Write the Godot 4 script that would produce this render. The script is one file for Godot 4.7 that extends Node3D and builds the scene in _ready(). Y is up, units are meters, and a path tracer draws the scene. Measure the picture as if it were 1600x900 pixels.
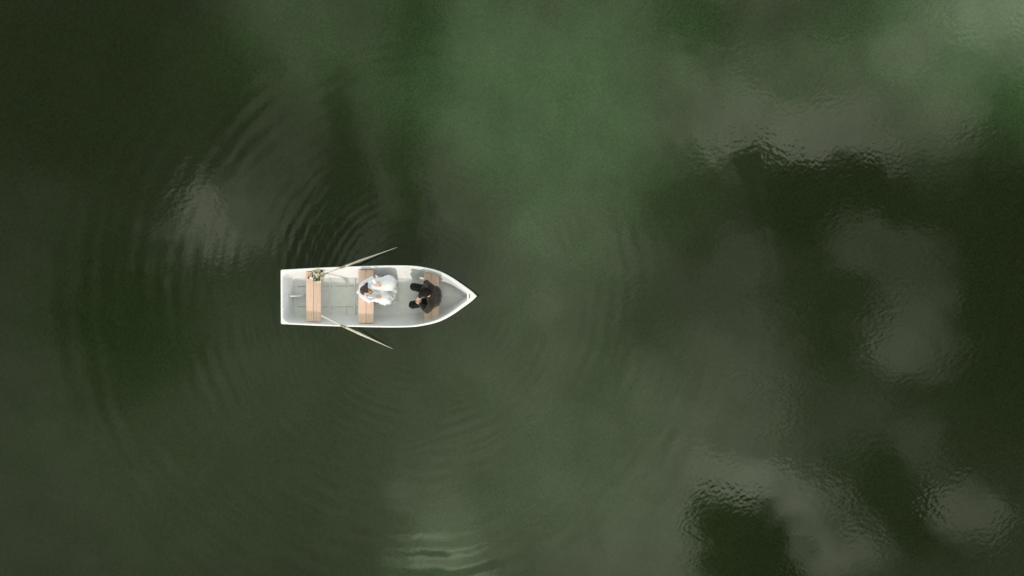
extends Node3D
# A white rowing boat with a bride and a groom on a still green lake, seen from straight above.
# Metres, y up. Water surface at y = 0. The bow of the boat points to +x, the sun stands low over +z.

const EYE := 17.4                                  # height of the camera above the water
const STERN := Vector3(-4.942, 0.0, 0.19)          # middle of the transom, on the water
const BOAT_TURN := 0.0043
var rng := RandomNumberGenerator.new()
var M := {}

func _ready() -> void:
	rng.seed = 7
	# ---------------------------------------------------------------- camera
	var cam := Camera3D.new()
	cam.name = "camera"
	add_child(cam)
	cam.position = Vector3(0, EYE, 0)
	cam.rotation_degrees = Vector3(-90, 0, 0)
	cam.fov = 40.0
	cam.near = 0.1
	cam.far = 3000.0
	cam.current = true
	# ---------------------------------------------------------------- sky, sun, exposure
	var env := Environment.new()
	env.background_mode = Environment.BG_SKY
	var sky := Sky.new()
	var pano := PanoramaSkyMaterial.new()
	pano.panorama = ImageTexture.create_from_image(broken_cloud_sky())
	sky.sky_material = pano
	env.sky = sky
	env.background_energy_multiplier = 1.0
	env.tonemap_mode = Environment.TONE_MAPPER_LINEAR
	env.tonemap_exposure = 1.29
	env.sdfgi_enabled = true
	env.ssao_enabled = true
	env.ssil_enabled = true
	var we := WorldEnvironment.new()
	we.name = "environment"
	we.environment = env
	add_child(we)
	var sun := DirectionalLight3D.new()
	sun.name = "sun"
	add_child(sun)
	sun.look_at_from_position(Vector3(0.02, 0.50, 1.0), Vector3.ZERO, Vector3.UP)
	sun.light_energy = 0.6
	sun.light_angular_distance = 1.2
	sun.light_color = Color(1.0, 0.945, 0.88)
	sun.shadow_enabled = true
	# ---------------------------------------------------------------- the place
	materials()
	lake()
	rowing_boat()
	oars()
	bouquet()
	bride()
	groom()

# ==================================================================== sky
# One broken cloud layer. q = direction / its height is a place on that layer, seen from the boat.
# [x, z, half length, half width, turn, softness of the edge, brightness] of each cloud or gap, on a survey grid of 1236.4 steps to one q, zenith at (800, 450).
func cloud_list() -> Array:
	var a := []
	for c in [
		[880, 660, 330, 380, 0, .8, .34], [850, 140, 330, 300, 0, .8, .28],
		[420, 80, 140, 170, 10, .8, .22], [120, 130, 250, 200, 0, .6, .03], [330, 140, 80, 120, 0, .8, .04],
		[1400, 70, 360, 150, 0, .6, .30], [1590, 40, 170, 120, 0, .7, .70],
		[520, 280, 46, 190, 6, .7, .035], [630, 270, 40, 200, 0, .8, .06], [655, 40, 60, 80, 0, .7, .06], [1085, 30, 80, 60, 20, .7, .08], [1290, 20, 110, 34, 0, .8, .14],
		[1420, 480, 270, 220, 0, .6, .035],
		[1150, 190, 100, 60, 32, .5, .46], [1300, 205, 120, 52, -5, .5, .52], [1480, 140, 130, 70, -12, .6, .36],
		[1190, 250, 30, 36, 20, .45, .05], [1290, 322, 180, 62, 0, .4, .012], [1090, 340, 100, 80, 30, .8, .08],
		[1590, 430, 120, 260, 0, .5, .008], [1590, 200, 50, 60, 0, .7, .06],
		[900, 440, 100, 130, 0, .8, .38], [1040, 520, 110, 120, 20, .9, .14],
		[1375, 388, 74, 44, 10, .5, .17], [1420, 450, 60, 60, 30, .8, .13], [1430, 520, 70, 78, 20, .65, .23], [1410, 545, 36, 40, 20, .7, .30],
		[1150, 415, 50, 50, 0, .45, .18],
		[1110, 660, 120, 130, 30, .7, .38], [1010, 840, 160, 90, -20, .8, .44],
		[1190, 760, 140, 48, 18, .45, .56], [1290, 838, 90, 64, 40, .5, .42],
		[1165, 862, 104, 86, 28, .30, .010], [1420, 770, 130, 100, 20, .5, .02],
		[1325, 645, 60, 48, 20, .7, .13], [1425, 690, 60, 34, 30, .7, .15],
		[1518, 786, 50, 56, 0, .5, .30],
		[694, 872, 62, 36, 0, .6, 1.0], [692, 800, 66, 60, 0, .8, .46],
		[345, 345, 84, 66, -20, .5, .46], [440, 250, 50, 110, 20, .9, .16],
		[40, 345, 60, 60, 0, .9, .08], [170, 780, 360, 220, 0, .9, .15], [430, 610, 110, 90, 20, .8, .18], [190, 480, 100, 120, 0, .7, .008],
		]:
		a.append([(c[0] - 800.0) / 1236.4, (c[1] - 450.0) / 1236.4, c[2] / 1236.4, c[3] / 1236.4, deg_to_rad(c[4]), c[5], c[6]])
	return a

func broken_cloud_sky() -> Image:
	var w := 2048
	var h := 1024
	var warp := FastNoiseLite.new()
	warp.seed = 11
	warp.frequency = 1.0
	warp.fractal_octaves = 4
	warp.fractal_gain = 0.5
	var far := FastNoiseLite.new()
	far.seed = 23
	far.frequency = 1.0
	far.fractal_octaves = 5
	var clouds := cloud_list()
	var data := PackedFloat32Array()
	data.resize(w * h * 3)
	var gap := Vector3(0.05, 0.075, 0.05)
	var white := Vector3(1.78, 1.90, 1.44)
	var haze := Vector3(1.66, 1.68, 2.36)
	for j in h:
		var up := PI * (0.5 - (j + 0.5) / h)
		var y := sin(up)
		var cy := cos(up)
		for i in w:
			var c := haze
			if y > 0.02:
				var az := (float(i) + 0.5) / w * TAU
				var dx := sin(az) * cy
				var dz := -cos(az) * cy
				var q := Vector2(dx, dz) / y
				var r := q.length()
				var v := 0.0
				var own := clampf((maxf(absf(q.x) / 0.70, absf(q.y) / 0.42) - 1.0) / 0.35, 0.0, 1.0)
				if own < 1.0:
					var p := q + Vector2(warp.get_noise_2d(q.x * 5.0, q.y * 5.0), warp.get_noise_2d(q.x * 5.0 + 40.0, q.y * 5.0)) * 0.034 + Vector2(warp.get_noise_2d(q.x * 24.0, q.y * 24.0 + 60.0), warp.get_noise_2d(q.x * 24.0 + 80.0, q.y * 24.0)) * 0.014
					v = 0.085
					for b in clouds:
						var ex: float = p.x - b[0]
						var ey: float = p.y - b[1]
						var reach: float = maxf(b[2], b[3]) * (1.0 + b[5])
						if absf(ex) > reach or absf(ey) > reach:
							continue
						var ca := cos(b[4])
						var sa := sin(b[4])
						var d := Vector2((ex * ca + ey * sa) / b[2], (-ex * sa + ey * ca) / b[3]).length()
						v = lerpf(v, b[6], 1.0 - smoothstep(1.0 - b[5], 1.0 + b[5], d))
					v = clampf(v * (1.0 + 0.28 * warp.get_noise_2d(q.x * 12.0 + 7.0, q.y * 12.0)), 0.006, 1.0)
				if own > 0.0:
					var n := far.get_noise_2d(q.x * 2.2 / (1.0 + 0.1 * r) + 3.0, q.y * 2.2 / (1.0 + 0.1 * r))
					v = lerpf(v, clampf(0.34 + n * 1.1, 0.04, 0.95), own * own * (3.0 - 2.0 * own))
				c = gap.lerp(white, v)
				c = c.lerp(haze, 1.0 - exp(-maxf(r - 0.75, 0.0) * 0.13))
			var at := (j * w + i) * 3
			data[at] = c.x
			data[at + 1] = c.y
			data[at + 2] = c.z
	return Image.create_from_data(w, h, false, Image.FORMAT_RGBF, data.to_byte_array())

# ==================================================================== materials
func mat(called: String, c: Color, rough := 0.6, spec := 0.5) -> StandardMaterial3D:
	var m := StandardMaterial3D.new()
	m.resource_name = called
	m.albedo_color = c.linear_to_srgb()
	m.roughness = rough
	m.metallic_specular = spec
	M[called] = m
	return m

func noise_tex(freq: float, octaves: int, sd: int, cols: Array, size := 512) -> NoiseTexture2D:
	var n := FastNoiseLite.new()
	n.seed = sd
	n.frequency = freq
	n.fractal_octaves = octaves
	var t := NoiseTexture2D.new()
	t.width = size
	t.height = size
	t.seamless = true
	t.noise = n
	if cols:
		var g := Gradient.new()
		g.offsets = PackedFloat32Array(range(cols.size()).map(func(k): return float(k) / (cols.size() - 1)))
		g.colors = PackedColorArray(cols.map(func(k): return k.linear_to_srgb()))
		t.color_ramp = g
	return t

func tri(m: StandardMaterial3D, scale: Vector3) -> void:
	m.uv1_triplanar = true
	m.uv1_scale = scale

func materials() -> void:
	var m := mat("boat_paint", Color.WHITE, 0.42, 0.45)
	m.albedo_texture = noise_tex(0.012, 5, 3, [Color(.62, .625, .645), Color(.71, .715, .755), Color(.735, .74, .78), Color(.77, .775, .80)])
	tri(m, Vector3(.7, .7, .7))
	m.heightmap_enabled = true
	m.heightmap_texture = noise_tex(0.05, 3, 31, [])
	m.heightmap_scale = 0.12
	m = mat("rim_paint", Color.WHITE, 0.32, 0.5)
	m.albedo_texture = noise_tex(0.02, 4, 4, [Color(.82, .82, .82), Color(.88, .88, .88), Color(.90, .90, .90)])
	tri(m, Vector3(1, 1, 1))
	for k in 6:                                                    # planks: pink-tinged pine, each board its own tone
		m = mat("pine_%d" % k, Color.WHITE, 0.58, 0.4)
		var f: float = [1.0, 0.93, 1.04, 0.96, 0.90, 1.0][k]
		m.albedo_texture = noise_tex(0.010, 5, 50 + k, [Color(.56, .36, .28) * f, Color(.72, .50, .41) * f, Color(.77, .55, .46) * f, Color(.81, .61, .52) * f, Color(.67, .45, .36) * f])
		tri(m, Vector3(9.0, 9.0, 0.55))
		m.uv1_offset = Vector3(0.17 * k, 0.0, 0.31 * k)
		m.heightmap_enabled = true
		m.heightmap_texture = noise_tex(0.02, 3, 70 + k, [])
		m.heightmap_scale = 0.15
	m = mat("oar_wood", Color.WHITE, 0.5, 0.4)
	m.albedo_texture = noise_tex(0.02, 4, 90, [Color(.42, .39, .30), Color(.58, .55, .45), Color(.66, .63, .54)])
	tri(m, Vector3(2.0, 6, 6))
	mat("oar_grip", Color(.30, .25, .15), 0.6)
	mat("galvanised", Color(.45, .46, .47), 0.35, 0.6).metallic = 0.8
	mat("seam_sealant", Color(.42, .42, .43), 0.7)
	mat("black_rubber", Color(.015, .015, .015), 0.6)
	mat("skin", Color(.62, .42, .33), 0.5, 0.4).subsurf_scatter_enabled = true
	M.skin.subsurf_scatter_strength = 0.15
	mat("lip", Color(.40, .13, .12), 0.45)
	mat("eye_white", Color(.75, .74, .72), 0.25)
	mat("iris", Color(.03, .02, .015), 0.2)
	m = mat("gown", Color.WHITE, 0.75, 0.3)
	m.albedo_texture = noise_tex(0.06, 4, 14, [Color(.66, .67, .71), Color(.73, .74, .77), Color(.77, .78, .80)])
	tri(m, Vector3(3, 3, 3))
	m.rim_enabled = true
	m.rim = 0.3
	m = mat("lace", Color.WHITE, 0.8, 0.3)
	m.albedo_texture = noise_tex(0.09, 2, 15, [Color(.62, .60, .57), Color(.80, .79, .77), Color(.86, .85, .84)])
	tri(m, Vector3(6, 6, 6))
	m = mat("hair_dark", Color.WHITE, 0.45, 0.5)
	m.albedo_texture = noise_tex(0.03, 3, 16, [Color(.014, .008, .004), Color(.045, .024, .011), Color(.09, .05, .022)])
	tri(m, Vector3(4, 18, 18))
	m = mat("hair_golden", Color.WHITE, 0.45, 0.5)
	m.albedo_texture = noise_tex(0.03, 3, 17, [Color(.08, .035, .012), Color(.25, .13, .04), Color(.42, .25, .09)])
	tri(m, Vector3(20, 5, 20))
	m = mat("hair_black", Color.WHITE, 0.75, 0.3)
	m.albedo_texture = noise_tex(0.03, 3, 18, [Color(.003, .003, .003), Color(.007, .006, .005), Color(.011, .009, .008)])
	tri(m, Vector3(18, 5, 18))
	m = mat("suit", Color.WHITE, 0.85, 0.3)
	m.albedo_texture = noise_tex(0.08, 3, 19, [Color(.014, .010, .007), Color(.028, .021, .015), Color(.040, .030, .022)])
	tri(m, Vector3(5, 5, 5))
	m.rim_enabled = true
	m.rim = 0.2
	mat("trousers", Color(.009, .009, .009), 0.85, 0.3)
	mat("shoe_black", Color(.008, .008, .008), 0.25, 0.5)
	mat("shoe_white", Color(.75, .74, .72), 0.3, 0.5)
	mat("shirt", Color(.78, .78, .78), 0.7)
	mat("petal_white", Color(.82, .80, .72), 0.6).backlight_enabled = true
	mat("petal_cream", Color(.80, .72, .52), 0.6).backlight_enabled = true
	mat("petal_blush", Color(.78, .62, .52), 0.6).backlight_enabled = true
	for k in ["petal_white", "petal_cream", "petal_blush"]:
		M[k].backlight = Color(.25, .23, .18)
	mat("sage_leaf", Color(.20, .25, .17), 0.6)
	mat("dark_leaf", Color(.025, .045, .02), 0.5)
	mat("olive_leaf", Color(.17, .18, .06), 0.6)
	mat("ribbon", Color(.80, .79, .75), 0.5)
	mat("stem_brown", Color(.03, .025, .012), 0.7)
	# still lake water: a dark green body under a smooth reflecting face
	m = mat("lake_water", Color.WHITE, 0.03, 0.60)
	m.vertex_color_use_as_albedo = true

# ==================================================================== mesh helpers
func to_mesh(v: PackedVector3Array, idx: PackedInt32Array, m: Material, colors := PackedColorArray(), normals := PackedVector3Array()) -> ArrayMesh:
	var n := normals
	if n.is_empty():
		n.resize(v.size())
		for k in range(0, idx.size(), 3):
			var a := v[idx[k]]
			var f := (v[idx[k + 2]] - a).cross(v[idx[k + 1]] - a)
			n[idx[k]] += f
			n[idx[k + 1]] += f
			n[idx[k + 2]] += f
		for k in n.size():
			n[k] = n[k].normalized() if n[k].length_squared() > 1e-20 else Vector3.UP
	var arr := []
	arr.resize(Mesh.ARRAY_MAX)
	arr[Mesh.ARRAY_VERTEX] = v
	arr[Mesh.ARRAY_NORMAL] = n
	arr[Mesh.ARRAY_INDEX] = idx
	if colors.size():
		arr[Mesh.ARRAY_COLOR] = colors
	var out := ArrayMesh.new()
	out.add_surface_from_arrays(Mesh.PRIMITIVE_TRIANGLES, arr)
	out.surface_set_material(0, m)
	return out

func flat(v: PackedVector3Array, idx: PackedInt32Array, m: Material) -> ArrayMesh:
	var w := PackedVector3Array()
	for k in idx:
		w.append(v[k])
	return to_mesh(w, PackedInt32Array(range(w.size())), m)

func part(called: String, mesh: Mesh, parent: Node, at := Vector3.ZERO) -> MeshInstance3D:
	var o := MeshInstance3D.new()
	o.name = called
	o.mesh = mesh
	o.position = at
	parent.add_child(o, true)
	return o

func thing(called: String, label: String, category: String, at: Vector3, group := "") -> Node3D:
	var o := Node3D.new()
	o.name = called
	add_child(o, true)
	o.position = aboard(at)
	o.rotation.y = BOAT_TURN
	o.set_meta("label", label)
	o.set_meta("category", category)
	if group:
		o.set_meta("group", group)
	return o

func aboard(p: Vector3) -> Vector3:
	return STERN + p.rotated(Vector3.UP, BOAT_TURN)

# closed rings of equal size, joined; caps close the ends
func loft(rings: Array, cap_a := true, cap_b := true) -> Array:
	var v := PackedVector3Array()
	var idx := PackedInt32Array()
	var n: int = rings[0].size()
	for r in rings:
		for p in r:
			v.append(p)
	for k in rings.size() - 1:
		for i in n:
			var a := k * n + i
			var b := k * n + (i + 1) % n
			idx.append_array([a, b, a + n, b, b + n, a + n])
	for e in [[cap_a, 0, false], [cap_b, (rings.size() - 1) * n, true]]:
		if e[0]:
			var mid := Vector3.ZERO
			for i in n:
				mid += v[e[1] + i]
			v.append(mid / n)
			for i in n:
				var a: int = e[1] + i
				var b: int = e[1] + (i + 1) % n
				idx.append_array([v.size() - 1, a, b] if e[2] else [v.size() - 1, b, a])
	return [v, idx]

# a box with chamfered edges
func block(size: Vector3, r: float, m: Material) -> ArrayMesh:
	var rings := []
	var h := size * 0.5
	for l in [[-h.y, r], [-h.y + r, 0.0], [h.y - r, 0.0], [h.y, r]]:
		var x: float = h.x - l[1]
		var z: float = h.z - l[1]
		var y: float = l[0]
		rings.append([Vector3(x - r, y, z), Vector3(x, y, z - r), Vector3(x, y, -z + r), Vector3(x - r, y, -z), Vector3(-x + r, y, -z), Vector3(-x, y, -z + r), Vector3(-x, y, z - r), Vector3(-x + r, y, z)])
	var g := loft(rings)
	return flat(g[0], g[1], m)

# a tube through points; section radii [across, upright] at each
func tube(pts: Array, rad: Array, m: Material, sides := 10, roll := 0.0) -> ArrayMesh:
	var rings := []
	for k in pts.size():
		var d: Vector3 = (pts[mini(k + 1, pts.size() - 1)] - pts[maxi(k - 1, 0)]).normalized()
		var s := d.cross(Vector3.UP)
		s = s.normalized() if s.length() > 0.05 else d.cross(Vector3.RIGHT).normalized()
		var u := s.cross(d).normalized()
		s = s.rotated(d, roll)
		u = u.rotated(d, roll)
		var ra: float = rad[k][0] if rad[k] is Array else rad[k]
		var rb: float = rad[k][1] if rad[k] is Array else rad[k]
		var ring := []
		for i in sides:
			var t := TAU * i / sides
			ring.append(pts[k] + s * cos(t) * ra + u * sin(t) * rb)
		rings.append(ring)
	var g := loft(rings)
	return to_mesh(g[0], g[1], m)

# tapered capsules joined by a smooth minimum, meshed as surface nets. bone: [from, to, radius, radius, blend]
# cut names the garment whose hems, necklines and folds cloth() shapes
func skin_net(bones: Array, cell: float, m: Material, cut := "", at := Vector3.ZERO, more := []) -> ArrayMesh:
	var v := PackedVector3Array()
	var idx := PackedInt32Array()
	net_into(v, idx, bones, cell, cut, at)
	for b in more:
		net_into(v, idx, b[0], b[1], "", at)
	return to_mesh(v, idx, m)

func net_into(v: PackedVector3Array, idx: PackedInt32Array, bones: Array, cell: float, cut: String, place: Vector3) -> void:
	var lo := Vector3.INF
	var hi := -Vector3.INF
	var pad := 0.045
	for b in bones:
		for k in 2:
			var r: float = b[2 + k] + pad
			lo = lo.min(b[k] - Vector3.ONE * r)
			hi = hi.max(b[k] + Vector3.ONE * r)
	var n := Vector3i(((hi - lo) / cell).ceil()) + Vector3i.ONE * 2
	var f := PackedFloat32Array()
	f.resize(n.x * n.y * n.z)
	f.fill(0.06)
	var sy := n.x
	var sz := n.x * n.y
	for b in bones:
		var a: Vector3 = b[0]
		var ab: Vector3 = b[1] - a
		var ll := maxf(ab.length_squared(), 1e-9)
		var ra: float = b[2]
		var dr: float = b[3] - ra
		var k: float = b[4] if b.size() > 4 else 0.03
		var reach := maxf(b[2], b[3]) + pad
		var l0 := Vector3i(((a.min(b[1]) - Vector3.ONE * reach - lo) / cell).floor()).clamp(Vector3i.ZERO, n - Vector3i.ONE)
		var l1 := Vector3i(((a.max(b[1]) + Vector3.ONE * reach - lo) / cell).ceil()).clamp(Vector3i.ZERO, n - Vector3i.ONE)
		for z in range(l0.z, l1.z + 1):
			for y in range(l0.y, l1.y + 1):
				var at := z * sz + y * sy + l0.x
				var p := Vector3(lo.x + l0.x * cell, lo.y + y * cell, lo.z + z * cell) - a
				for x in range(l0.x, l1.x + 1):
					var t := clampf(p.dot(ab) / ll, 0.0, 1.0)
					var d := (p - ab * t).length() - ra - dr * t
					var o := f[at]
					var hh := maxf(k - absf(d - o), 0.0) / k
					f[at] = minf(d, o) - hh * hh * k * 0.25
					at += 1
					p.x += cell
	if cut:
		for z in n.z:
			for y in n.y:
				for x in n.x:
					var at := z * sz + y * sy + x
					if f[at] < 0.05:
						f[at] = cloth(cut, lo + Vector3(x, y, z) * cell + place, f[at])
	var ids := PackedInt32Array()
	ids.resize(f.size())
	ids.fill(-1)
	var corner := [0, 1, sy, sy + 1, sz, sz + 1, sz + sy, sz + sy + 1]
	for z in n.z - 1:
		for y in n.y - 1:
			for x in n.x - 1:
				var at := z * sz + y * sy + x
				var inside := 0
				for c in corner:
					if f[at + c] < 0.0:
						inside += 1
				if inside == 0 or inside == 8:
					continue
				var sum := Vector3.ZERO
				var cnt := 0
				for e in 8:
					for ax in [1, 2, 4]:
						if e & ax:
							continue
						var fa := f[at + corner[e]]
						var fb := f[at + corner[e | ax]]
						if (fa < 0.0) == (fb < 0.0):
							continue
						var t := fa / (fa - fb)
						var p := Vector3(e & 1, (e >> 1) & 1, e >> 2)
						if ax == 1: p.x += t
						elif ax == 2: p.y += t
						else: p.z += t
						sum += p
						cnt += 1
				ids[at] = v.size()
				v.append(lo + (Vector3(x, y, z) + sum / cnt) * cell)
	for z in range(1, n.z - 1):
		for y in range(1, n.y - 1):
			for x in range(1, n.x - 1):
				var at := z * sz + y * sy + x
				var inn := f[at] < 0.0
				for e in [[1, sy, sz], [sy, sz, 1], [sz, 1, sy]]:
					if inn == (f[at + e[0]] < 0.0):
						continue
					var a := ids[at]
					var b := ids[at - e[1]]
					var c := ids[at - e[1] - e[2]]
					var d := ids[at - e[2]]
					if a < 0 or b < 0 or c < 0 or d < 0:
						continue
					if inn:
						idx.append_array([a, c, b, a, d, c])
					else:
						idx.append_array([a, b, c, a, c, d])

# ==================================================================== the lake
func lake() -> void:
	var xs := PackedFloat32Array()
	var zs := PackedFloat32Array()
	for e in [[xs, 12.2, 0.025], [zs, 7.2, 0.025]]:
		var one := PackedFloat32Array()
		var step: float = e[2]
		var far_ := [1.15, 1.15]
		var out := []
		var p: float = e[1]
		var s: float = step
		while p < 1500.0:
			s *= far_[0]
			p += s
			out.append(p)
		out.reverse()
		for k in out:
			one.append(-k)
		var cnt := int(2.0 * e[1] / step)
		for k in cnt + 1:
			one.append(-e[1] + 2.0 * e[1] * k / cnt)
		out.reverse()
		for k in out:
			one.append(k)
		if e[1] > 10.0:
			xs = one
		else:
			zs = one
	var w := xs.size()
	var h := zs.size()
	var n1 := FastNoiseLite.new()
	n1.seed = 101
	n1.frequency = 1.0
	n1.fractal_type = FastNoiseLite.FRACTAL_NONE
	n1.noise_type = FastNoiseLite.TYPE_SIMPLEX_SMOOTH
	var nf := FastNoiseLite.new()
	nf.seed = 202
	nf.frequency = 1.0
	nf.fractal_octaves = 3
	var ht := PackedFloat32Array()
	ht.resize(w * h)
	var cols := PackedColorArray()
	cols.resize(w * h)
	# rings spread from the boat and from both oar blades: [centre, inner, outer, slope, grow, start]
	var rings := [
		[Vector2(-2.05, 0.15), 0.9, 9.4, 0.0175, 16.0, 1.0],
		[Vector2(-2.60, -0.90), 0.25, 3.2, 0.0075, 19.0, 1.0],
		[Vector2(-2.68, 1.30), 0.25, 3.4, 0.0110, 19.0, 0.9],
	]
	# broad greener patches in the water colour: [x, z, half length, half width, turn, strength]
	var green_patches := [
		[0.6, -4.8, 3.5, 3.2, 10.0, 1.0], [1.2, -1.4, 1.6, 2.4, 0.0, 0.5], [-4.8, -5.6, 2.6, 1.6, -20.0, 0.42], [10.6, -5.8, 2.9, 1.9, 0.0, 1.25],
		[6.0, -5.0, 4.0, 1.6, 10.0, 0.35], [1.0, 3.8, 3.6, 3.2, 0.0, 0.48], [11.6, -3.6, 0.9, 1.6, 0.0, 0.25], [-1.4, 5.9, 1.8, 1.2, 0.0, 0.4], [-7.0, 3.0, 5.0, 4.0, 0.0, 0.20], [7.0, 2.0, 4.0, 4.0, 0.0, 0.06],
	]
	for j in h:
		var z := zs[j]
		for i in w:
			var x := xs[i]
			var at := j * w + i
			var near := 1.0 - smoothstep(0.0, 4.0, maxf(absf(x) - 12.2, absf(z) - 7.2))
			if near > 0.0:
				var y := 0.0
				var wob := n1.get_noise_2d(x * 0.9, z * 0.9)
				for r in rings:
					var d: Vector2 = Vector2(x, z) - r[0]
					var l := d.length()
					if l < r[1] or l > r[2]:
						continue
					var a := d.angle()
					var lam: float = (l + r[5]) / r[4]
					var env := smoothstep(r[1], r[1] + 0.5, l) * (1.0 - smoothstep(r[2] * 0.62, r[2], l))
					env *= 0.42 + 0.58 * pow(maxf(0.0, cos(angle_difference(2.5, a) * 0.72)), 2.0)   # the boat drifts: rings run mostly astern
					env *= clampf(0.50 + 1.0 * n1.get_noise_3d(cos(a) * 1.6, sin(a) * 1.6, l * 0.55 + r[4]), 0.0, 1.3)
					y += r[3] * lam / TAU * env * sin(TAU * r[4] * log(1.0 + l / r[5]) + wob * 0.7 + 0.25 * n1.get_noise_2d(x * 2.5, z * 2.5 + 9.0))
				# wind-ruffled patches: short crests on the right, calmer water to the left
				var ruff := 0.52 + 0.68 * smoothstep(1.5, 5.0, x + 1.2 * n1.get_noise_2d(x * 0.25, z * 0.25))
				ruff += 0.5 * exp(-(pow(x + 6.6, 2.0) + pow(z + 1.4, 2.0)) / 2.5)
				ruff *= clampf(0.55 + 1.2 * nf.get_noise_2d(x * 0.5 + 5.0, z * 0.5), 0.12, 1.5)
				var bx := x + 0.10 * wob
				y += ruff * (0.00026 * n1.get_noise_2d(bx * 5.0 + z * 1.6, z * 8.0) + 0.00028 * n1.get_noise_2d(bx * 12.0 - z * 4.0 + 70.0, z * 15.0))
				y += 0.0010 * n1.get_noise_2d(x * 0.5 + 31.0, z * 0.6) + 0.00025 * n1.get_noise_2d(x * 1.6, z * 1.9 + 31.0)
				ht[at] = y * near
			# how far the water colour turns to green here
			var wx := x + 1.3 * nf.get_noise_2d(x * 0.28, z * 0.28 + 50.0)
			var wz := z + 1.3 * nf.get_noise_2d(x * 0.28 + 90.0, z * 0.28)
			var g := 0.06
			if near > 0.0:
				for b in green_patches:
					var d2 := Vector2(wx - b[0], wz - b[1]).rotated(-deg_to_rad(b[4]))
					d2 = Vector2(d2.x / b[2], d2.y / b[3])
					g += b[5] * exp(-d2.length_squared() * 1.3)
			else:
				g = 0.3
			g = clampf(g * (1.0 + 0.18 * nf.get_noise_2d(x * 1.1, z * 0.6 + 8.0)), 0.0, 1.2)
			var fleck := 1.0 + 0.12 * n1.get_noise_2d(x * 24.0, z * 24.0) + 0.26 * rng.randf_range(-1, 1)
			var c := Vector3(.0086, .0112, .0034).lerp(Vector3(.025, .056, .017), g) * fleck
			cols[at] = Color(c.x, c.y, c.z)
	var v := PackedVector3Array()
	v.resize(w * h)
	var nor := PackedVector3Array()
	nor.resize(w * h)
	for j in h:
		var j0 := maxi(j - 1, 0)
		var j1 := mini(j + 1, h - 1)
		for i in w:
			var at := j * w + i
			var i0 := maxi(i - 1, 0)
			var i1 := mini(i + 1, w - 1)
			v[at] = Vector3(xs[i], ht[at], zs[j])
			nor[at] = Vector3(-(ht[j * w + i1] - ht[j * w + i0]) / (xs[i1] - xs[i0]), 1.0, -(ht[j1 * w + i] - ht[j0 * w + i]) / (zs[j1] - zs[j0])).normalized()
	var idx := PackedInt32Array()
	idx.resize((w - 1) * (h - 1) * 6)
	var k := 0
	for j in h - 1:
		for i in w - 1:
			var a := j * w + i
			idx[k] = a
			idx[k + 1] = a + 1
			idx[k + 2] = a + w
			idx[k + 3] = a + 1
			idx[k + 4] = a + w + 1
			idx[k + 5] = a + w
			k += 6
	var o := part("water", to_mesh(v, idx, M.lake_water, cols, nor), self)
	o.set_meta("kind", "structure")
	o.set_meta("label", "still dark green lake water with spreading ripple rings")

# ==================================================================== the boat
const SHEER_X := [0.0, 0.75, 1.545, 2.1, 2.452, 2.768, 2.946, 3.221, 3.413, 3.592, 3.77, 3.963, 4.073, 4.199]
const SHEER_B := [0.580, 0.618, 0.646, 0.660, 0.664, 0.657, 0.640, 0.590, 0.531, 0.444, 0.334, 0.200, 0.118, 0.004]
const LENGTH := 4.199

func beam(x: float) -> float:
	for k in SHEER_X.size() - 1:
		if x <= SHEER_X[k + 1]:
			return cubic_interpolate(SHEER_B[k], SHEER_B[k + 1], SHEER_B[maxi(k - 1, 0)] if k else 0.545, SHEER_B[mini(k + 2, SHEER_B.size() - 1)] if k + 2 < SHEER_B.size() else -0.1, (x - SHEER_X[k]) / (SHEER_X[k + 1] - SHEER_X[k]))
	return 0.0

func sheer_y(x: float) -> float:
	return 0.47 + 0.02 * pow(1.0 - x / LENGTH, 2.0) + 0.15 * pow(clampf((x - 1.5) / 2.7, 0, 1), 2.0)

func floor_half(x: float) -> float:
	return 0.405 * pow(maxf(1.0 - pow(clampf((x - 1.9) / 2.12, 0.0, 1.0), 2.6), 0.0), 0.72) + 0.004

func floor_rise(x: float) -> float:
	return 0.17 * pow(clampf((x - 2.9) / 1.1, 0.0, 1.0), 2.0)

# a closed outline of the boat: inset = how far in from the outer edge at the rim, down = 0 at the rim and 1 at the floor
func outline(inset: float, down: float, corner: float, stern: float, bow: float, y_floor: float, lift := 0.0) -> Array:
	var curve := pow(down, 1.8)
	var y0 := lerpf(sheer_y(0.0) + lift, y_floor, down)
	var b0 := lerpf(beam(0.0) - inset, floor_half(0.0), curve)
	var pts := []
	for k in 6:
		pts.append(Vector3(stern, y0, (b0 - corner) * k / 6))
	for k in 8:                                                    # the rounded corner of the stern
		var a := PI * 0.5 * k / 8
		pts.append(Vector3(stern + corner * (1.0 - cos(a)), y0, b0 - corner + corner * sin(a)))
	for k in 49:
		var t := k / 48.0
		var x := lerpf(stern + corner, bow, t)
		var xr := (x - stern) / (bow - stern) * LENGTH
		var rim := maxf(beam(xr) - inset, 0.0)
		var b := lerpf(rim, minf(floor_half(x), maxf(rim - 0.02, 0.0)), curve)
		pts.append(Vector3(x, lerpf(sheer_y(xr) + lift, y_floor + floor_rise(x), down), 0.0 if k == 48 else b))
	return pts

# half the width inside the hull at that place and height
func inner_half(x: float, y: float) -> float:
	var lo := 0.030 + floor_rise(x)
	var top := sheer_y(x)
	return lerpf(beam(x) - 0.046, floor_half(x), pow((top - y) / (top - lo), 1.8))

func ring_of(half: Array) -> Array:
	var out := half.duplicate()
	for k in range(half.size() - 2, 0, -1):
		out.append(Vector3(half[k].x, half[k].y, -half[k].z))
	return out

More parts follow.
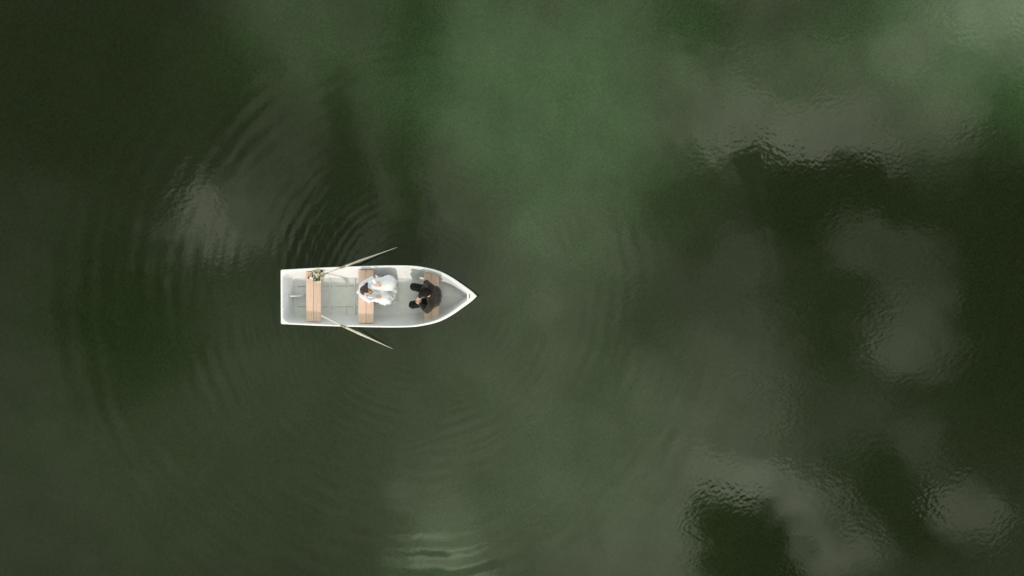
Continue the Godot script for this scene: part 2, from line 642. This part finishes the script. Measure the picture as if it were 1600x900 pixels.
# a plank across the boat, its ends cut to the run of the sides
func plank(x0: float, x1: float, z0: float, z1: float, m: Material) -> ArrayMesh:
	var rings := []
	for l in [[-0.015, 0.004], [-0.011, 0.0], [0.011, 0.0], [0.015, 0.004]]:
		var i: float = l[1]
		var c := 0.004
		var a := x0 - (x0 + x1) * 0.5 + i
		var b := x1 - (x0 + x1) * 0.5 - i
		var ring := []
		for p in [[b - c, z1 - i], [b, z1 - i - c], [b, -z1 + i + c], [b - c, -z1 + i], [a + c, -z0 + i], [a, -z0 + i + c], [a, z0 - i - c], [a + c, z0 - i]]:
			ring.append(Vector3(p[0], l[0], p[1]))
		rings.append(ring)
	var g := loft(rings)
	return flat(g[0], g[1], m)

func rowing_boat() -> void:
	var boat := thing("rowing_boat", "small white rowing boat with three wooden benches floating on green lake", "boat", Vector3.ZERO)
	# hull: outside and inside skin as one shell
	var rings := []
	for l in [[1.0, .03, .05, 3.90, -0.13], [0.7, .03, .045, 3.98, -0.13], [0.35, .03, .03, 4.10, -0.13], [0.07, .03, .012, 4.17, -0.13]]:
		rings.append(ring_of(outline(0.012, l[0], l[1], l[2], l[3], l[4])))
	for l in [[0.0, .15, .046, 4.10], [0.06, .15, .05, 4.08], [0.2, .14, .062, 4.06], [0.42, .12, .085, 4.02], [0.68, .09, .115, 4.00], [0.86, .08, .14, 3.99], [0.95, .07, .152, 3.985], [0.99, .065, .168, 3.97], [1.0, .06, .20, 3.95]]:
		rings.append(ring_of(outline(0.038, l[0], l[1], l[2], l[3], 0.030, -0.004)))
	var g := loft(rings)
	part("hull", to_mesh(g[0], g[1], M.boat_paint), boat)
	# rim all round
	rings = []
	for l in [[0.004, .028, .004, -0.030], [0.0, .03, .0, -0.020], [0.001, .03, .001, -0.008], [0.006, .034, .006, 0.0], [0.028, .15, .032, 0.001], [0.035, .152, .039, -0.005], [0.036, .152, .040, -0.022]]:
		rings.append(ring_of(outline(l[0], 0.0, l[1], l[2], LENGTH - l[2] * 2.2, 0.0, l[3] + 0.008)))
	g = loft(rings, false, false)
	part("rim", to_mesh(g[0], g[1], M.rim_paint), boat)
	# bow plate with a slot
	var v := PackedVector3Array()
	var tri_pts := [Vector2(3.985, -beam(3.985) + 0.018), Vector2(3.985, beam(3.985) - 0.018), Vector2(4.10, beam(4.10) - 0.010), Vector2(4.176, 0.012), Vector2(4.176, -0.012), Vector2(4.10, -beam(4.10) + 0.010)]
	var r2 := []
	for l in [[-0.02, 0.0], [0.010, 0.0], [0.014, 0.05]]:
		var ring := []
		for p in tri_pts:
			var q: Vector2 = p.lerp(Vector2(4.05, 0.0), l[1])
			ring.append(Vector3(q.x, sheer_y(q.x) + l[0], q.y))
		r2.append(ring)
	g = loft(r2)
	var plate := part("bow_plate", flat(g[0], g[1], M.rim_paint), boat)
	part("handle_slot", block(Vector3(0.016, 0.008, 0.085), 0.003, M.black_rubber), plate, Vector3(4.040, sheer_y(4.04) + 0.0165, 0.0))
	# floor: two stringers and low frames
	for s in [-1, 1]:
		for seg in [[0.24, 0.52], [0.80, 1.02], [1.07, 1.46], [1.54, 1.66]]:
			part("stringer", block(Vector3(seg[1] - seg[0], 0.022, 0.014), 0.003, M.boat_paint), boat, Vector3((seg[0] + seg[1]) * 0.5, 0.040, s * 0.236))
			part("seam", block(Vector3(seg[1] - seg[0], 0.008, 0.010), 0.002, M.seam_sealant), boat, Vector3((seg[0] + seg[1]) * 0.5, 0.033, s * 0.222))
	for x in [0.962, 1.30, 1.515]:
		part("seam", block(Vector3(0.007, 0.008, 0.78), 0.002, M.seam_sealant), boat, Vector3(x + 0.006, 0.0325, 0))
	for x in [0.945, 1.50]:
		part("floor_frame", block(Vector3(0.035 if x < 1 else 0.02, 0.02, 0.80), 0.006, M.boat_paint), boat, Vector3(x, 0.038, 0))
	part("stiffener", tube([Vector3(3.36, 0.030 + floor_rise(3.36), -0.12), Vector3(3.5, 0.032 + floor_rise(3.5), -0.10), Vector3(3.64, 0.031 + floor_rise(3.64), -0.075), Vector3(3.78, 0.028 + floor_rise(3.78), -0.05)], [0.010, 0.012, 0.011, 0.006], M.boat_paint, 8), boat)
	# transom knee and the outboard drain rod
	var rod := part("drain_tube", tube([Vector3(0.105, 0.215, -0.012), Vector3(0.25, 0.20, -0.014), Vector3(0.40, 0.185, -0.016)], [0.016, 0.014, 0.008], M.rim_paint, 10), boat)
	part("end_cap", tube([Vector3(0.092, 0.216, -0.012), Vector3(0.112, 0.215, -0.012)], [0.017, 0.017], M.black_rubber, 10), rod)
	g = loft([[Vector3(0.09, 0.02, -0.025), Vector3(0.40, 0.02, -0.025), Vector3(0.38, 0.175, -0.025), Vector3(0.09, 0.20, -0.025)], [Vector3(0.09, 0.02, 0.0), Vector3(0.40, 0.02, 0.0), Vector3(0.38, 0.175, 0.0), Vector3(0.09, 0.20, 0.0)]])
	part("transom_knee", flat(g[0], g[1], M.boat_paint), boat)
	# benches: two planks each, on cleats along the sides
	var spots := [[0.509, 0.823], [1.632, 1.957], [3.050, 3.367]]
	var pine := 0
	for b in spots:
		var bench := Node3D.new()
		bench.name = "bench"
		boat.add_child(bench, true)
		var mid: float = (b[0] + b[1]) * 0.5
		var wide: float = (b[1] - b[0]) * 0.5 - 0.003
		for s in 2:
			var x0: float = b[0] if s == 0 else mid + 0.003
			var x1 := x0 + wide
			part("plank", plank(x0, x1, inner_half(x0, 0.330) - 0.006, inner_half(x1, 0.330) - 0.006, M["pine_%d" % pine]), bench, Vector3((x0 + x1) * 0.5, 0.345, 0.0))
			pine += 1
		for s in [-1, 1]:
			part("cleat", block(Vector3(b[1] - b[0] - 0.02, 0.035, 0.03), 0.004, M.boat_paint), bench, Vector3(mid, 0.312, s * (minf(inner_half(b[0], 0.30), inner_half(b[1], 0.30)) - 0.02)))
		part("support", block(Vector3(0.03, 0.285, 0.5), 0.004, M.boat_paint), bench, Vector3(mid, 0.1725, 0.0))
	for s in [-1, 1]:
		var lock := part("oarlock", tube([Vector3(0, -0.05, 0), Vector3(0, 0.012, 0)], [0.012, 0.010], M.galvanised, 8), boat, Vector3(1.328, sheer_y(1.328) + 0.02, s * 0.617))
		for e in [-1, 1]:
			part("horn", tube([Vector3(0, 0.008, 0), Vector3(0.026 * e, 0.018, 0), Vector3(0.034 * e, 0.045, 0), Vector3(0.028 * e, 0.066, 0)], [0.007, 0.008, 0.007, 0.006], M.galvanised, 8), lock)

# ==================================================================== oars
func oars() -> void:
	for o in [
		[Vector3(0.936, 0.665, -0.458), Vector3(1.324, 0.525, -0.628), Vector3(2.40, -0.035, -1.070), "pale wooden oar with its handle beside the bouquet", 0.16],
		[Vector3(0.900, 0.665, 0.392), Vector3(1.332, 0.525, 0.628), Vector3(2.29, -0.035, 1.150), "pale wooden oar on the side without the bouquet, blade tip in water", -0.16],
	]:
		var t := thing("oar", o[3], "oar", o[1], "pair of oars")
		var a: Vector3 = o[0] - o[1]
		var c: Vector3 = o[2] - o[1]
		part("grip", tube([a, a.lerp(Vector3.ZERO, 0.04), a.lerp(Vector3.ZERO, 0.30)], [0.012, 0.016, 0.016], M.oar_grip if o[4] > 0 else M.oar_wood, 10), t)
		part("shaft", tube([a.lerp(Vector3.ZERO, 0.29), a * 0.2, c * 0.05, c * 0.30, c * 0.46], [0.0155, 0.018, 0.022, 0.024, 0.022], M.oar_wood, 12), t)
		var pts := []
		var rad := []
		for k in 13:
			var s := k / 12.0
			pts.append(c * lerpf(0.28, 1.0, s))
			rad.append([lerpf(0.030, 0.005, pow(s, 0.8)), 0.024 + 0.040 * sin(clampf(s * 1.25, 0, 1) * PI * 0.5)])
		part("blade", tube(pts, rad, M.oar_wood, 14, o[4]), t)
		part("leather_collar", tube([c * -0.04, c * 0.05], [0.0245, 0.0255], M.oar_grip, 12), t)

# ==================================================================== bouquet
func petal_mesh(m: Material, length: float, width: float, cup: float) -> ArrayMesh:
	var v := PackedVector3Array()
	var idx := PackedInt32Array()
	for k in 5:
		var s := k / 4.0
		var w := width * sin(PI * (0.12 + 0.80 * s)) 
		for e in 3:
			var u := e - 1.0
			v.append(Vector3(u * w, cup * s * s * length + 0.25 * w * u * u, s * length))
	for k in 4:
		for e in 2:
			var a := k * 3 + e
			idx.append_array([a, a + 3, a + 1, a + 1, a + 3, a + 4])
	return to_mesh(v, idx, m)

func bouquet() -> void:
	var at := Vector3(0.785, 0.361, -0.437)
	var t := thing("bouquet", "round bouquet of white and cream flowers lying on the stern bench", "bouquet", at)
	t.scale = Vector3.ONE * 1.3
	part("stems", tube([Vector3(-0.175, 0.018, 0.022), Vector3(-0.14, 0.018, 0.022), Vector3(-0.05, 0.035, 0.01)], [0.017, 0.014, 0.022], M.stem_brown, 8), t)
	part("ribbon", tube([Vector3(-0.146, 0.022, 0.022), Vector3(-0.14, 0.022, 0.022), Vector3(-0.10, 0.024, 0.020), Vector3(-0.094, 0.024, 0.020)], [0.017, 0.021, 0.023, 0.019], M.ribbon, 10), t)
	# filler greenery, each spray a leaf of its own
	var leaf := {"sage_leaf": petal_mesh(M.sage_leaf, 0.062, 0.017, 0.25), "dark_leaf": petal_mesh(M.dark_leaf, 0.062, 0.019, 0.2), "olive_leaf": petal_mesh(M.olive_leaf, 0.060, 0.015, 0.3)}
	for k in 84:
		var kind: String = ["sage_leaf", "sage_leaf", "olive_leaf", "dark_leaf"][k % 4]
		var a := k * 2.39996
		var hgt := 0.015 + 0.11 * fmod(k * 0.618, 1.0)
		var rr := 0.085 * sqrt(clampf(1.0 - pow((hgt - 0.06) / 0.085, 2.0), 0.05, 1.0)) * rng.randf_range(0.55, 1.05)
		var p := Vector3(cos(a) * rr, hgt, sin(a) * rr)
		if p.x > 0.05 and p.z > 0.02 and kind == "sage_leaf":
			kind = "olive_leaf"
		if p.x < -0.03 and kind == "olive_leaf":
			kind = "sage_leaf"
		var o := part("leaf", leaf[kind], t, p * 0.75)
		o.basis = Basis.looking_at(-(p - Vector3(0, 0.03, 0)).normalized() - Vector3(0, rng.randf_range(0.0, 0.5), 0), Vector3(0.1, 1, 0.2)).scaled(Vector3.ONE * rng.randf_range(0.75, 1.15))
	# blooms
	var blooms := [[0.01, .125, -.01, .042, "petal_white"], [.02, .10, .085, .040, "petal_white"], [.03, .115, .045, .034, "petal_cream"], [0.02, .11, -.075, .034, "petal_cream"], [-.045, .115, -.04, .028, "petal_white"],
		[-.055, .10, .015, .028, "petal_blush"], [-.03, .105, .05, .026, "petal_cream"], [.075, .095, .03, .028, "petal_cream"], [.07, .10, -.04, .026, "petal_white"], [-.06, .085, -.07, .024, "petal_white"], [-.02, .10, -.09, .022, "petal_white"]]
	for b in blooms:
		var f := Node3D.new()
		f.name = "flower"
		t.add_child(f, true)
		f.position = Vector3(b[0], b[1] * 0.86, b[2])
		var tilt := Vector3(b[0] * 5.0, 1.0, b[2] * 5.0).normalized()
		f.quaternion = Quaternion(Vector3.UP, tilt)
		var r: float = b[3]
		for ringn in 3:
			var cnt := 7 - ringn * 2
			var mesh := petal_mesh(M[b[4]], r * (1.0 - 0.22 * ringn), r * 0.52 * (1.0 - 0.2 * ringn), 0.35 + 0.55 * ringn)
			for k in cnt:
				var p := part("petal", mesh, f, Vector3(0, 0.004 * ringn, 0))
				p.rotation = Vector3(-0.1, TAU * (k + 0.4 * ringn) / cnt, 0)
		part("heart", tube([Vector3(0, -0.03, 0), Vector3(0, 0.006, 0), Vector3(0, 0.013, 0)], [0.004, r * 0.26, r * 0.10], M.petal_cream if b[4] != "petal_cream" else M.olive_leaf, 8), f)

# ==================================================================== people
# palm and five fingers, each a short chain of its own; d points from the wrist to the fingertips, up is the back of the hand
func hand_bones(wrist: Vector3, d: Vector3, up: Vector3, thumb_side: float, curl: float) -> Array:
	d = d.normalized()
	var s := d.cross(up).normalized()
	up = s.cross(d).normalized()
	var out := []
	for k in 4:
		out.append([wrist, wrist + d * 0.082 + s * (k - 1.5) * 0.019, 0.019, 0.0125, 0.012])
	for k in 4:
		var len_: float = [0.070, 0.080, 0.075, 0.058][k if thumb_side < 0 else 3 - k]
		var p: Vector3 = wrist + d * 0.082 + s * (k - 1.5) * 0.0205
		var dir := d
		for seg in 3:
			dir = (dir - up * tan(curl) * 0.8).normalized()
			var q: Vector3 = p + dir * len_ * [0.45, 0.32, 0.23][seg]
			out.append([p, q, 0.0092 - 0.0006 * seg, 0.0088 - 0.0008 * seg, 0.003])
			p = q
	var b := wrist + d * 0.025 + s * thumb_side * 0.020
	var c := b + (d * 0.6 + s * thumb_side * 0.8 - up * 0.2).normalized() * 0.038
	out.append([b, c, 0.0125, 0.0105, 0.008])
	out.append([c, c + (d * 0.95 + s * thumb_side * 0.25 - up * 0.2).normalized() * 0.033, 0.0102, 0.0085, 0.004])
	return out

# cranium, jaw, nose, brow and ears; f is where the face looks, u the crown
func head_bones(c: Vector3, f: Vector3, u: Vector3, s := 1.0) -> Array:
	f = f.normalized()
	var r := f.cross(u).normalized()
	u = r.cross(f).normalized()
	var out := [
		[c - f * 0.030 * s + u * 0.022 * s, c + f * 0.018 * s + u * 0.025 * s, 0.079 * s, 0.072 * s, 0.02],
		[c + f * 0.020 * s - u * 0.010 * s, c + f * 0.052 * s - u * 0.082 * s, 0.062 * s, 0.027 * s, 0.03],
		[c + f * 0.082 * s + u * 0.012 * s, c + f * 0.098 * s - u * 0.028 * s, 0.007 * s, 0.012 * s, 0.012],
		[c + f * 0.080 * s - u * 0.056 * s - r * 0.012, c + f * 0.080 * s - u * 0.056 * s + r * 0.012, 0.010 * s, 0.010 * s, 0.012],
	]
	for e in [-1, 1]:
		out.append([c + r * e * 0.040 * s + f * 0.055 * s - u * 0.025 * s, c + r * e * 0.030 * s + f * 0.050 * s - u * 0.050 * s, 0.020 * s, 0.018 * s, 0.02])
		out.append([c + r * e * 0.076 * s - f * 0.006 * s + u * 0.012 * s, c + r * e * 0.074 * s - f * 0.002 * s - u * 0.022 * s, 0.012 * s, 0.008 * s, 0.006])
		out.append([c + r * e * 0.012 * s + f * 0.082 * s + u * 0.026 * s, c + r * e * 0.045 * s + f * 0.070 * s + u * 0.024 * s, 0.010 * s, 0.009 * s, 0.012])
	return out

func face_parts(t: Node3D, c: Vector3, f: Vector3, u: Vector3) -> void:
	f = f.normalized()
	var r := f.cross(u).normalized()
	u = r.cross(f).normalized()
	for e in [-1, 1]:
		var p: Vector3 = c + f * 0.076 + r * e * 0.031 + u * 0.004
		var eye := part("eye", tube([p - r * 0.015, p - r * 0.008 + f * 0.003, p + r * 0.008 + f * 0.003, p + r * 0.015], [0.002, 0.0075, 0.0075, 0.002], M.eye_white, 8), t)
		part("iris", tube([p + f * 0.006, p + f * 0.0115], [0.006, 0.0045], M.iris, 8), eye)
		part("eyebrow", tube([p + u * 0.019 - r * 0.019 + f * 0.006, p + u * 0.024 + f * 0.011, p + u * 0.020 + r * 0.019 + f * 0.006], [0.002, 0.0045, 0.002], M.hair_dark, 6), t)
	var m := c + f * 0.089 - u * 0.055
	part("mouth", tube([m - r * 0.021 - f * 0.006, m - r * 0.008 + f * 0.002, m + r * 0.008 + f * 0.002, m + r * 0.021 - f * 0.006], [0.002, 0.0075, 0.0075, 0.002], M.lip, 8), t)

func grown(bones: Array, by: float, k := -1.0) -> Array:
	return bones.map(func(b): return [b[0], b[1], b[2] + by, b[3] + by, b[4] if k < 0 else k])

func shifted(bones: Array, by: Vector3) -> Array:
	return bones.map(func(b): return [b[0] - by, b[1] - by, b[2], b[3], b[4] if b.size() > 4 else 0.03])

var fold := FastNoiseLite.new()
var face_at := Vector3.ZERO
var face_to := Vector3.ZERO
var face_up := Vector3.ZERO
var face_right := Vector3.ZERO

func face_frame(c: Vector3, f: Vector3, u: Vector3) -> void:
	face_at = c
	face_to = f.normalized()
	face_right = face_to.cross(u).normalized()
	face_up = face_right.cross(face_to).normalized()

# the distance d to a garment at p, with its folds, hems and openings
func cloth(kind: String, p: Vector3, d: float) -> float:
	if kind == "gown":
		var w := p
		var low := clampf((0.62 - w.y) / 0.3, 0.0, 1.0)
		var a := atan2(w.z + 0.12, w.x - 2.0)
		var e: float = d + low * (0.013 * sin(a * 17.0 + 3.0 * fold.get_noise_3d(w.x * 3.0, w.y * 3.0, w.z * 3.0)) * clampf((w.x - 2.0) * 5.0, 0.15, 1.0) + 0.016 * fold.get_noise_3d(w.x * 7.0, w.y * 5.0, w.z * 7.0))
		e = maxf(e, 0.045 - w.y)                                    # hem on the floor
		if w.x < 2.0:
			e = maxf(e, 0.368 - w.y)                                # lies on the bench
		var nk := (w - Vector3(1.885, 0.955, -0.14)).length() - 0.068
		return maxf(e, -nk)
	if kind == "long_hair":
		var q := p - face_at
		var e := Vector3(q.dot(face_right) / 0.060, (q.dot(face_up) + 0.045) / 0.095, (q.dot(face_to) - 0.10) / 0.105).length() - 1.0
		return maxf(d, -e * 0.05)
	if kind == "jacket":
		var w := p
		var e := d + 0.010 * fold.get_noise_3d(w.x * 8.0, w.y * 6.0, w.z * 8.0) + 0.006 * sin(w.y * 60.0 + w.x * 25.0 + 5.0 * fold.get_noise_3d(w.x * 4.0, w.y * 4.0, w.z * 4.0)) * clampf((w.z - 0.12) * 8.0, 0.25, 1.0)
		e = maxf(e, 0.372 - w.y)
		return maxf(e, 0.054 - (w - Vector3(3.195, 1.02, -.05)).length())
	if kind == "trousers":
		var w := p
		var e := d + 0.008 * fold.get_noise_3d(w.x * 9.0, w.y * 9.0, w.z * 9.0)
		if w.x > 2.96:
			e = maxf(e, 0.366 - w.y)
		return maxf(e, 0.09 - w.y)
	if kind == "short_hair":
		var q := p - face_at
		var e := Vector3(q.dot(face_right) / 0.075, (q.dot(face_up) + 0.045) / 0.095, (q.dot(face_to) - 0.10) / 0.095).length() - 1.0
		e = maxf(d + 0.004 * fold.get_noise_3d(q.x * 70.0, q.y * 70.0, q.z * 70.0), -e * 0.05)
		return maxf(e, -0.085 - q.dot(face_up))
	return d

func bride() -> void:
	var base := Vector3(1.80, 0.361, -0.14)
	var t := thing("person", "person in a long white gown seated on the middle bench", "person", base, "couple in the boat")
	var hc := Vector3(1.915, 1.085, -0.110)
	var f := Vector3(0.32, 0.66, 0.68)
	var u := Vector3(-0.30, 0.72, -0.50)
	var wl := Vector3(2.045, 0.635, -0.300)
	var wr := Vector3(2.06, 0.60, 0.045)
	var torso := [
		[Vector3(1.80, .47, -.20), Vector3(1.80, .47, -.08), .095, .095, .05], [Vector3(1.80, .50, -.14), Vector3(1.83, .68, -.145), .100, .088, .06],
		[Vector3(1.835, .78, -.205), Vector3(1.825, .78, -.085), .090, .090, .06], [Vector3(1.87, .885, -.28), Vector3(1.85, .885, -.02), .050, .050, .05],
	]
	var neck := [[Vector3(1.86, .90, -.145), hc - Vector3(0.02, 0.06, 0.01), .047, .043, .03]]
	var arms := [
		[Vector3(1.875, .885, -.300), Vector3(1.985, .69, -.385), .045, .036, .03], [Vector3(1.985, .69, -.385), wl, .036, .024, .015],
		[Vector3(1.845, .885, .005), Vector3(1.915, .66, .085), .045, .036, .03], [Vector3(1.915, .66, .085), wr, .036, .024, .015],
	]
	var legs := [
		[Vector3(1.82, .46, -.21), Vector3(2.275, .50, -.275), .082, .058, .03], [Vector3(2.275, .50, -.275), Vector3(2.30, .13, -.18), .056, .036, .02], [Vector3(2.30, .10, -.18), Vector3(2.40, .065, -.15), .034, .026, .02],
		[Vector3(1.82, .46, -.07), Vector3(2.235, .48, .045), .082, .058, .03], [Vector3(2.235, .48, .045), Vector3(2.30, .13, .075), .056, .036, .02], [Vector3(2.30, .10, .075), Vector3(2.385, .065, .105), .034, .026, .02],
	]
	var hands := [hand_bones(wl, Vector3(.75, -.25, .45), Vector3(0.1, 1, 0), 1.0, 0.28), hand_bones(wr, Vector3(.75, -.25, -.35), Vector3(0, 1, 0), -1.0, 0.28)]
	part("body", skin_net(shifted(torso + neck + arms + legs + head_bones(hc, f, u, 0.94), base), 0.0085, M.skin, "", base, [[shifted(hands[0], base), 0.0042], [shifted(hands[1], base), 0.0042]]), t)
	face_parts(t, hc - base, f, u)
	# the gown: bodice close to the body, a full skirt over both knees down to the boat's floor
	var skirt := [
		[Vector3(1.80, .47, -.21), Vector3(1.80, .47, -.07), .125, .125, .05],
		[Vector3(1.85, .47, -.22), Vector3(2.275, .415, -.285), .115, .165, .03], [Vector3(2.275, .40, -.285), Vector3(2.26, .09, -.29), .165, .175, .03],
		[Vector3(1.84, .46, -.06), Vector3(2.20, .41, .03), .125, .130, .018], [Vector3(2.20, .43, .03), Vector3(2.20, .09, .03), .135, .175, .05],
		[Vector3(2.16, .40, -.12), Vector3(2.25, .10, -.10), .13, .20, .04], [Vector3(2.16, .22, .05), Vector3(2.32, .09, .075), .13, .105, .05],
		[Vector3(1.78, .43, -.13), Vector3(1.64, .395, -.10), .075, .045, .05],
	]
	fold.seed = 5
	fold.frequency = 1.0
	fold.fractal_octaves = 2
	part("gown", skin_net(shifted(grown(torso, 0.013) + skirt, base), 0.010, M.gown, "gown", base), t)
	part("sleeve", skin_net(shifted(grown(arms.slice(0, 2), 0.008), base), 0.008, M.lace), t)
	part("sleeve", skin_net(shifted(grown(arms.slice(2, 4), 0.008), base), 0.008, M.lace), t)
	for q in [Vector3(2.435, .062, .120), Vector3(2.455, .062, .055)]:
		var shoe: Vector3 = q - base
		part("shoe", tube([shoe + Vector3(-.12, .005, -.02), shoe + Vector3(-.06, .01, -.01), shoe + Vector3(.02, .005, 0), shoe + Vector3(.055, -.004, .008)], [[.022, .022], [.03, .03], [.033, .024], [.012, .012]], M.shoe_white, 10), t)
	# hair: cap behind the face, long lock over the shoulder, golden curls on the sunny side
	face_frame(hc, f, u)
	var fr := face_right
	var fu := face_up
	var fn := face_to
	var cap := [[hc - fn * 0.030 + fu * 0.022, hc + fn * 0.014 + fu * 0.030, .091, .084, .02], [hc - fn * 0.065 - fu * 0.01, hc - fn * 0.085 - fu * 0.08, .066, .045, .03]]
	for e in [-1, 1]:
		cap.append([hc + fr * e * 0.072 + fu * 0.02 - fn * 0.005, hc + fr * e * 0.076 - fu * 0.06 - fn * 0.03, .026, .024, .02])
	part("hair", skin_net(shifted(cap, base), 0.006, M.hair_dark, "long_hair", base), t)
	part("hair_lock", skin_net(shifted([[hc + Vector3(.01, -.02, -.07), Vector3(1.915, .965, -.235), .035, .034, .02], [Vector3(1.915, .965, -.235), Vector3(1.93, .93, -.285), .034, .018, .02]], base), 0.006, M.hair_dark), t)
	part("curl", skin_net(shifted([[hc + Vector3(.070, .035, -.035), hc + Vector3(.098, -.03, -.015), .030, .028, .02], [hc + Vector3(.098, -.03, -.015), hc + Vector3(.112, -.11, .02), .028, .024, .02], [hc + Vector3(.112, -.11, .02), hc + Vector3(.085, -.20, .045), .024, .015, .02], [hc + Vector3(.075, .02, .01), hc + Vector3(.10, -.07, .045), .020, .016, .015]], base), 0.005, M.hair_golden), t)
	for q in [Vector3(.098, .026, .006), Vector3(.118, -.012, .022)]:
		var pin := part("hair_flower", tube([hc - base + q - Vector3(0, .012, 0), hc - base + q, hc - base + q + Vector3(0, .006, 0)], [.005, .013, .006], M.petal_cream, 8), t)
		pin.name = "hair_flower" if q.x < 0.11 else "hair_flower2"

func groom() -> void:
	var base := Vector3(3.27, 0.361, 0.0)
	var t := thing("person", "person in a dark suit seated on the bow bench with hands together", "person", base, "couple in the boat")
	var hc := Vector3(3.150, 1.10, -0.085)
	var f := Vector3(-0.86, -0.48, 0.10)
	var u := Vector3(-0.45, 0.85, -0.05)
	var wl := Vector3(3.000, .610, .175)
	var wr := Vector3(2.985, .600, -.005)
	var torso := [
		[Vector3(3.28, .47, -.09), Vector3(3.28, .47, .09), .105, .105, .05], [Vector3(3.29, .50, 0), Vector3(3.30, .72, 0), .125, .130, .06],
		[Vector3(3.30, .79, -.085), Vector3(3.30, .79, .085), .118, .118, .06], [Vector3(3.27, .925, -.15), Vector3(3.27, .925, .15), .066, .066, .06],
	]
	var neck := [[Vector3(3.245, .95, -.02), hc + Vector3(.02, -.05, .01), .056, .052, .03]]
	var arms := [
		[Vector3(3.26, .915, -.195), Vector3(3.135, .70, -.285), .056, .044, .03], [Vector3(3.135, .70, -.285), wr, .044, .029, .015],
		[Vector3(3.26, .915, .195), Vector3(3.150, .69, .300), .056, .044, .03], [Vector3(3.150, .69, .300), wl, .044, .029, .015],
	]
	var legs := [
		[Vector3(3.26, .46, -.10), Vector3(2.845, .50, -.205), .088, .062, .03], [Vector3(2.845, .50, -.205), Vector3(2.87, .14, -.20), .060, .040, .02], [Vector3(2.87, .10, -.20), Vector3(2.76, .065, -.22), .038, .028, .02],
		[Vector3(3.26, .46, .10), Vector3(2.82, .50, .180), .088, .062, .03], [Vector3(2.82, .50, .180), Vector3(2.84, .14, .20), .060, .040, .02], [Vector3(2.84, .10, .20), Vector3(2.73, .065, .215), .038, .028, .02],
	]
	var hands := [hand_bones(wl, Vector3(-.55, -.15, -.55), Vector3(0, 1, 0), 1.0, 0.42), hand_bones(wr, Vector3(-.35, -.05, .75), Vector3(-.2, 1, 0), -1.0, 0.42)]
	part("body", skin_net(shifted(torso + neck + arms + legs + head_bones(hc, f, u), base), 0.0085, M.skin, "", base, [[shifted(hands[0], base), 0.0042], [shifted(hands[1], base), 0.0042]]), t)
	face_parts(t, hc - base, f, u)
	fold.seed = 9
	fold.frequency = 1.0
	fold.fractal_octaves = 2
	var skirt := [[Vector3(3.30, .47, -.09), Vector3(3.30, .47, .09), .125, .125, .05], [Vector3(3.22, .50, -.10), Vector3(3.22, .50, .10), .10, .10, .05]]
	part("jacket", skin_net(shifted(grown(torso + arms, 0.016) + skirt, base), 0.009, M.suit, "jacket", base), t)
	part("trousers", skin_net(shifted(grown([legs[0], legs[1], legs[3], legs[4]], 0.018), base), 0.009, M.trousers, "trousers", base), t)
	for l in [legs[2], legs[5]]:
		var a: Vector3 = l[0] - base
		var b: Vector3 = l[1] - base
		var d := (b - a) * Vector3(1, 0, 1)
		var y := 0.068 - base.y
		part("shoe", tube([Vector3(a.x, y, a.z) - d * 0.45, Vector3(a.x, y, a.z) - d * 0.2, Vector3(a.x, y + .005, a.z) + d * 0.5, Vector3(b.x, y - .006, b.z) + d * 0.15, Vector3(b.x, y - .016, b.z) + d * 0.42], [[.02, .02], [.04, .037], [.047, .036], [.044, .026], [.018, .013]], M.shoe_black, 12), t)
	for w in [[arms[1], wr], [arms[3], wl]]:
		var d: Vector3 = (w[1] - w[0][0]).normalized()
		part("cuff", tube([w[1] - d * 0.03 - base, w[1] + d * 0.012 - base], [0.040, 0.038], M.shirt, 12), t)
	var lapel := []
	for k in 13:
		var a := lerpf(-2.3, 2.3, k / 12.0)
		lapel.append(Vector3(3.222, .985, -.035) + Vector3(cos(a) * .064, .018 + .030 * cos(a), sin(a) * .068) - base)
	part("jacket_collar", tube(lapel, [.012, .016, .018, .020, .021, .022, .022, .022, .021, .020, .018, .016, .012], M.suit, 8), t)
	part("shirt_collar", tube([Vector3(3.232, .945, -.025) - base, Vector3(3.218, .970, -.035) - base, Vector3(3.208, .985, -.042) - base], [0.056, 0.056, 0.053], M.shirt, 14), t)
	var fn := f.normalized()
	face_frame(hc, f, u)
	var up_ := face_up
	part("hair", skin_net(shifted([[hc - fn * 0.030 + up_ * 0.024, hc + fn * 0.020 + up_ * 0.034, .096, .088, .02], [hc - fn * 0.045 - up_ * 0.02, hc - fn * 0.05 - up_ * 0.07, .074, .062, .03]], base), 0.006, M.hair_black, "short_hair", base), t)
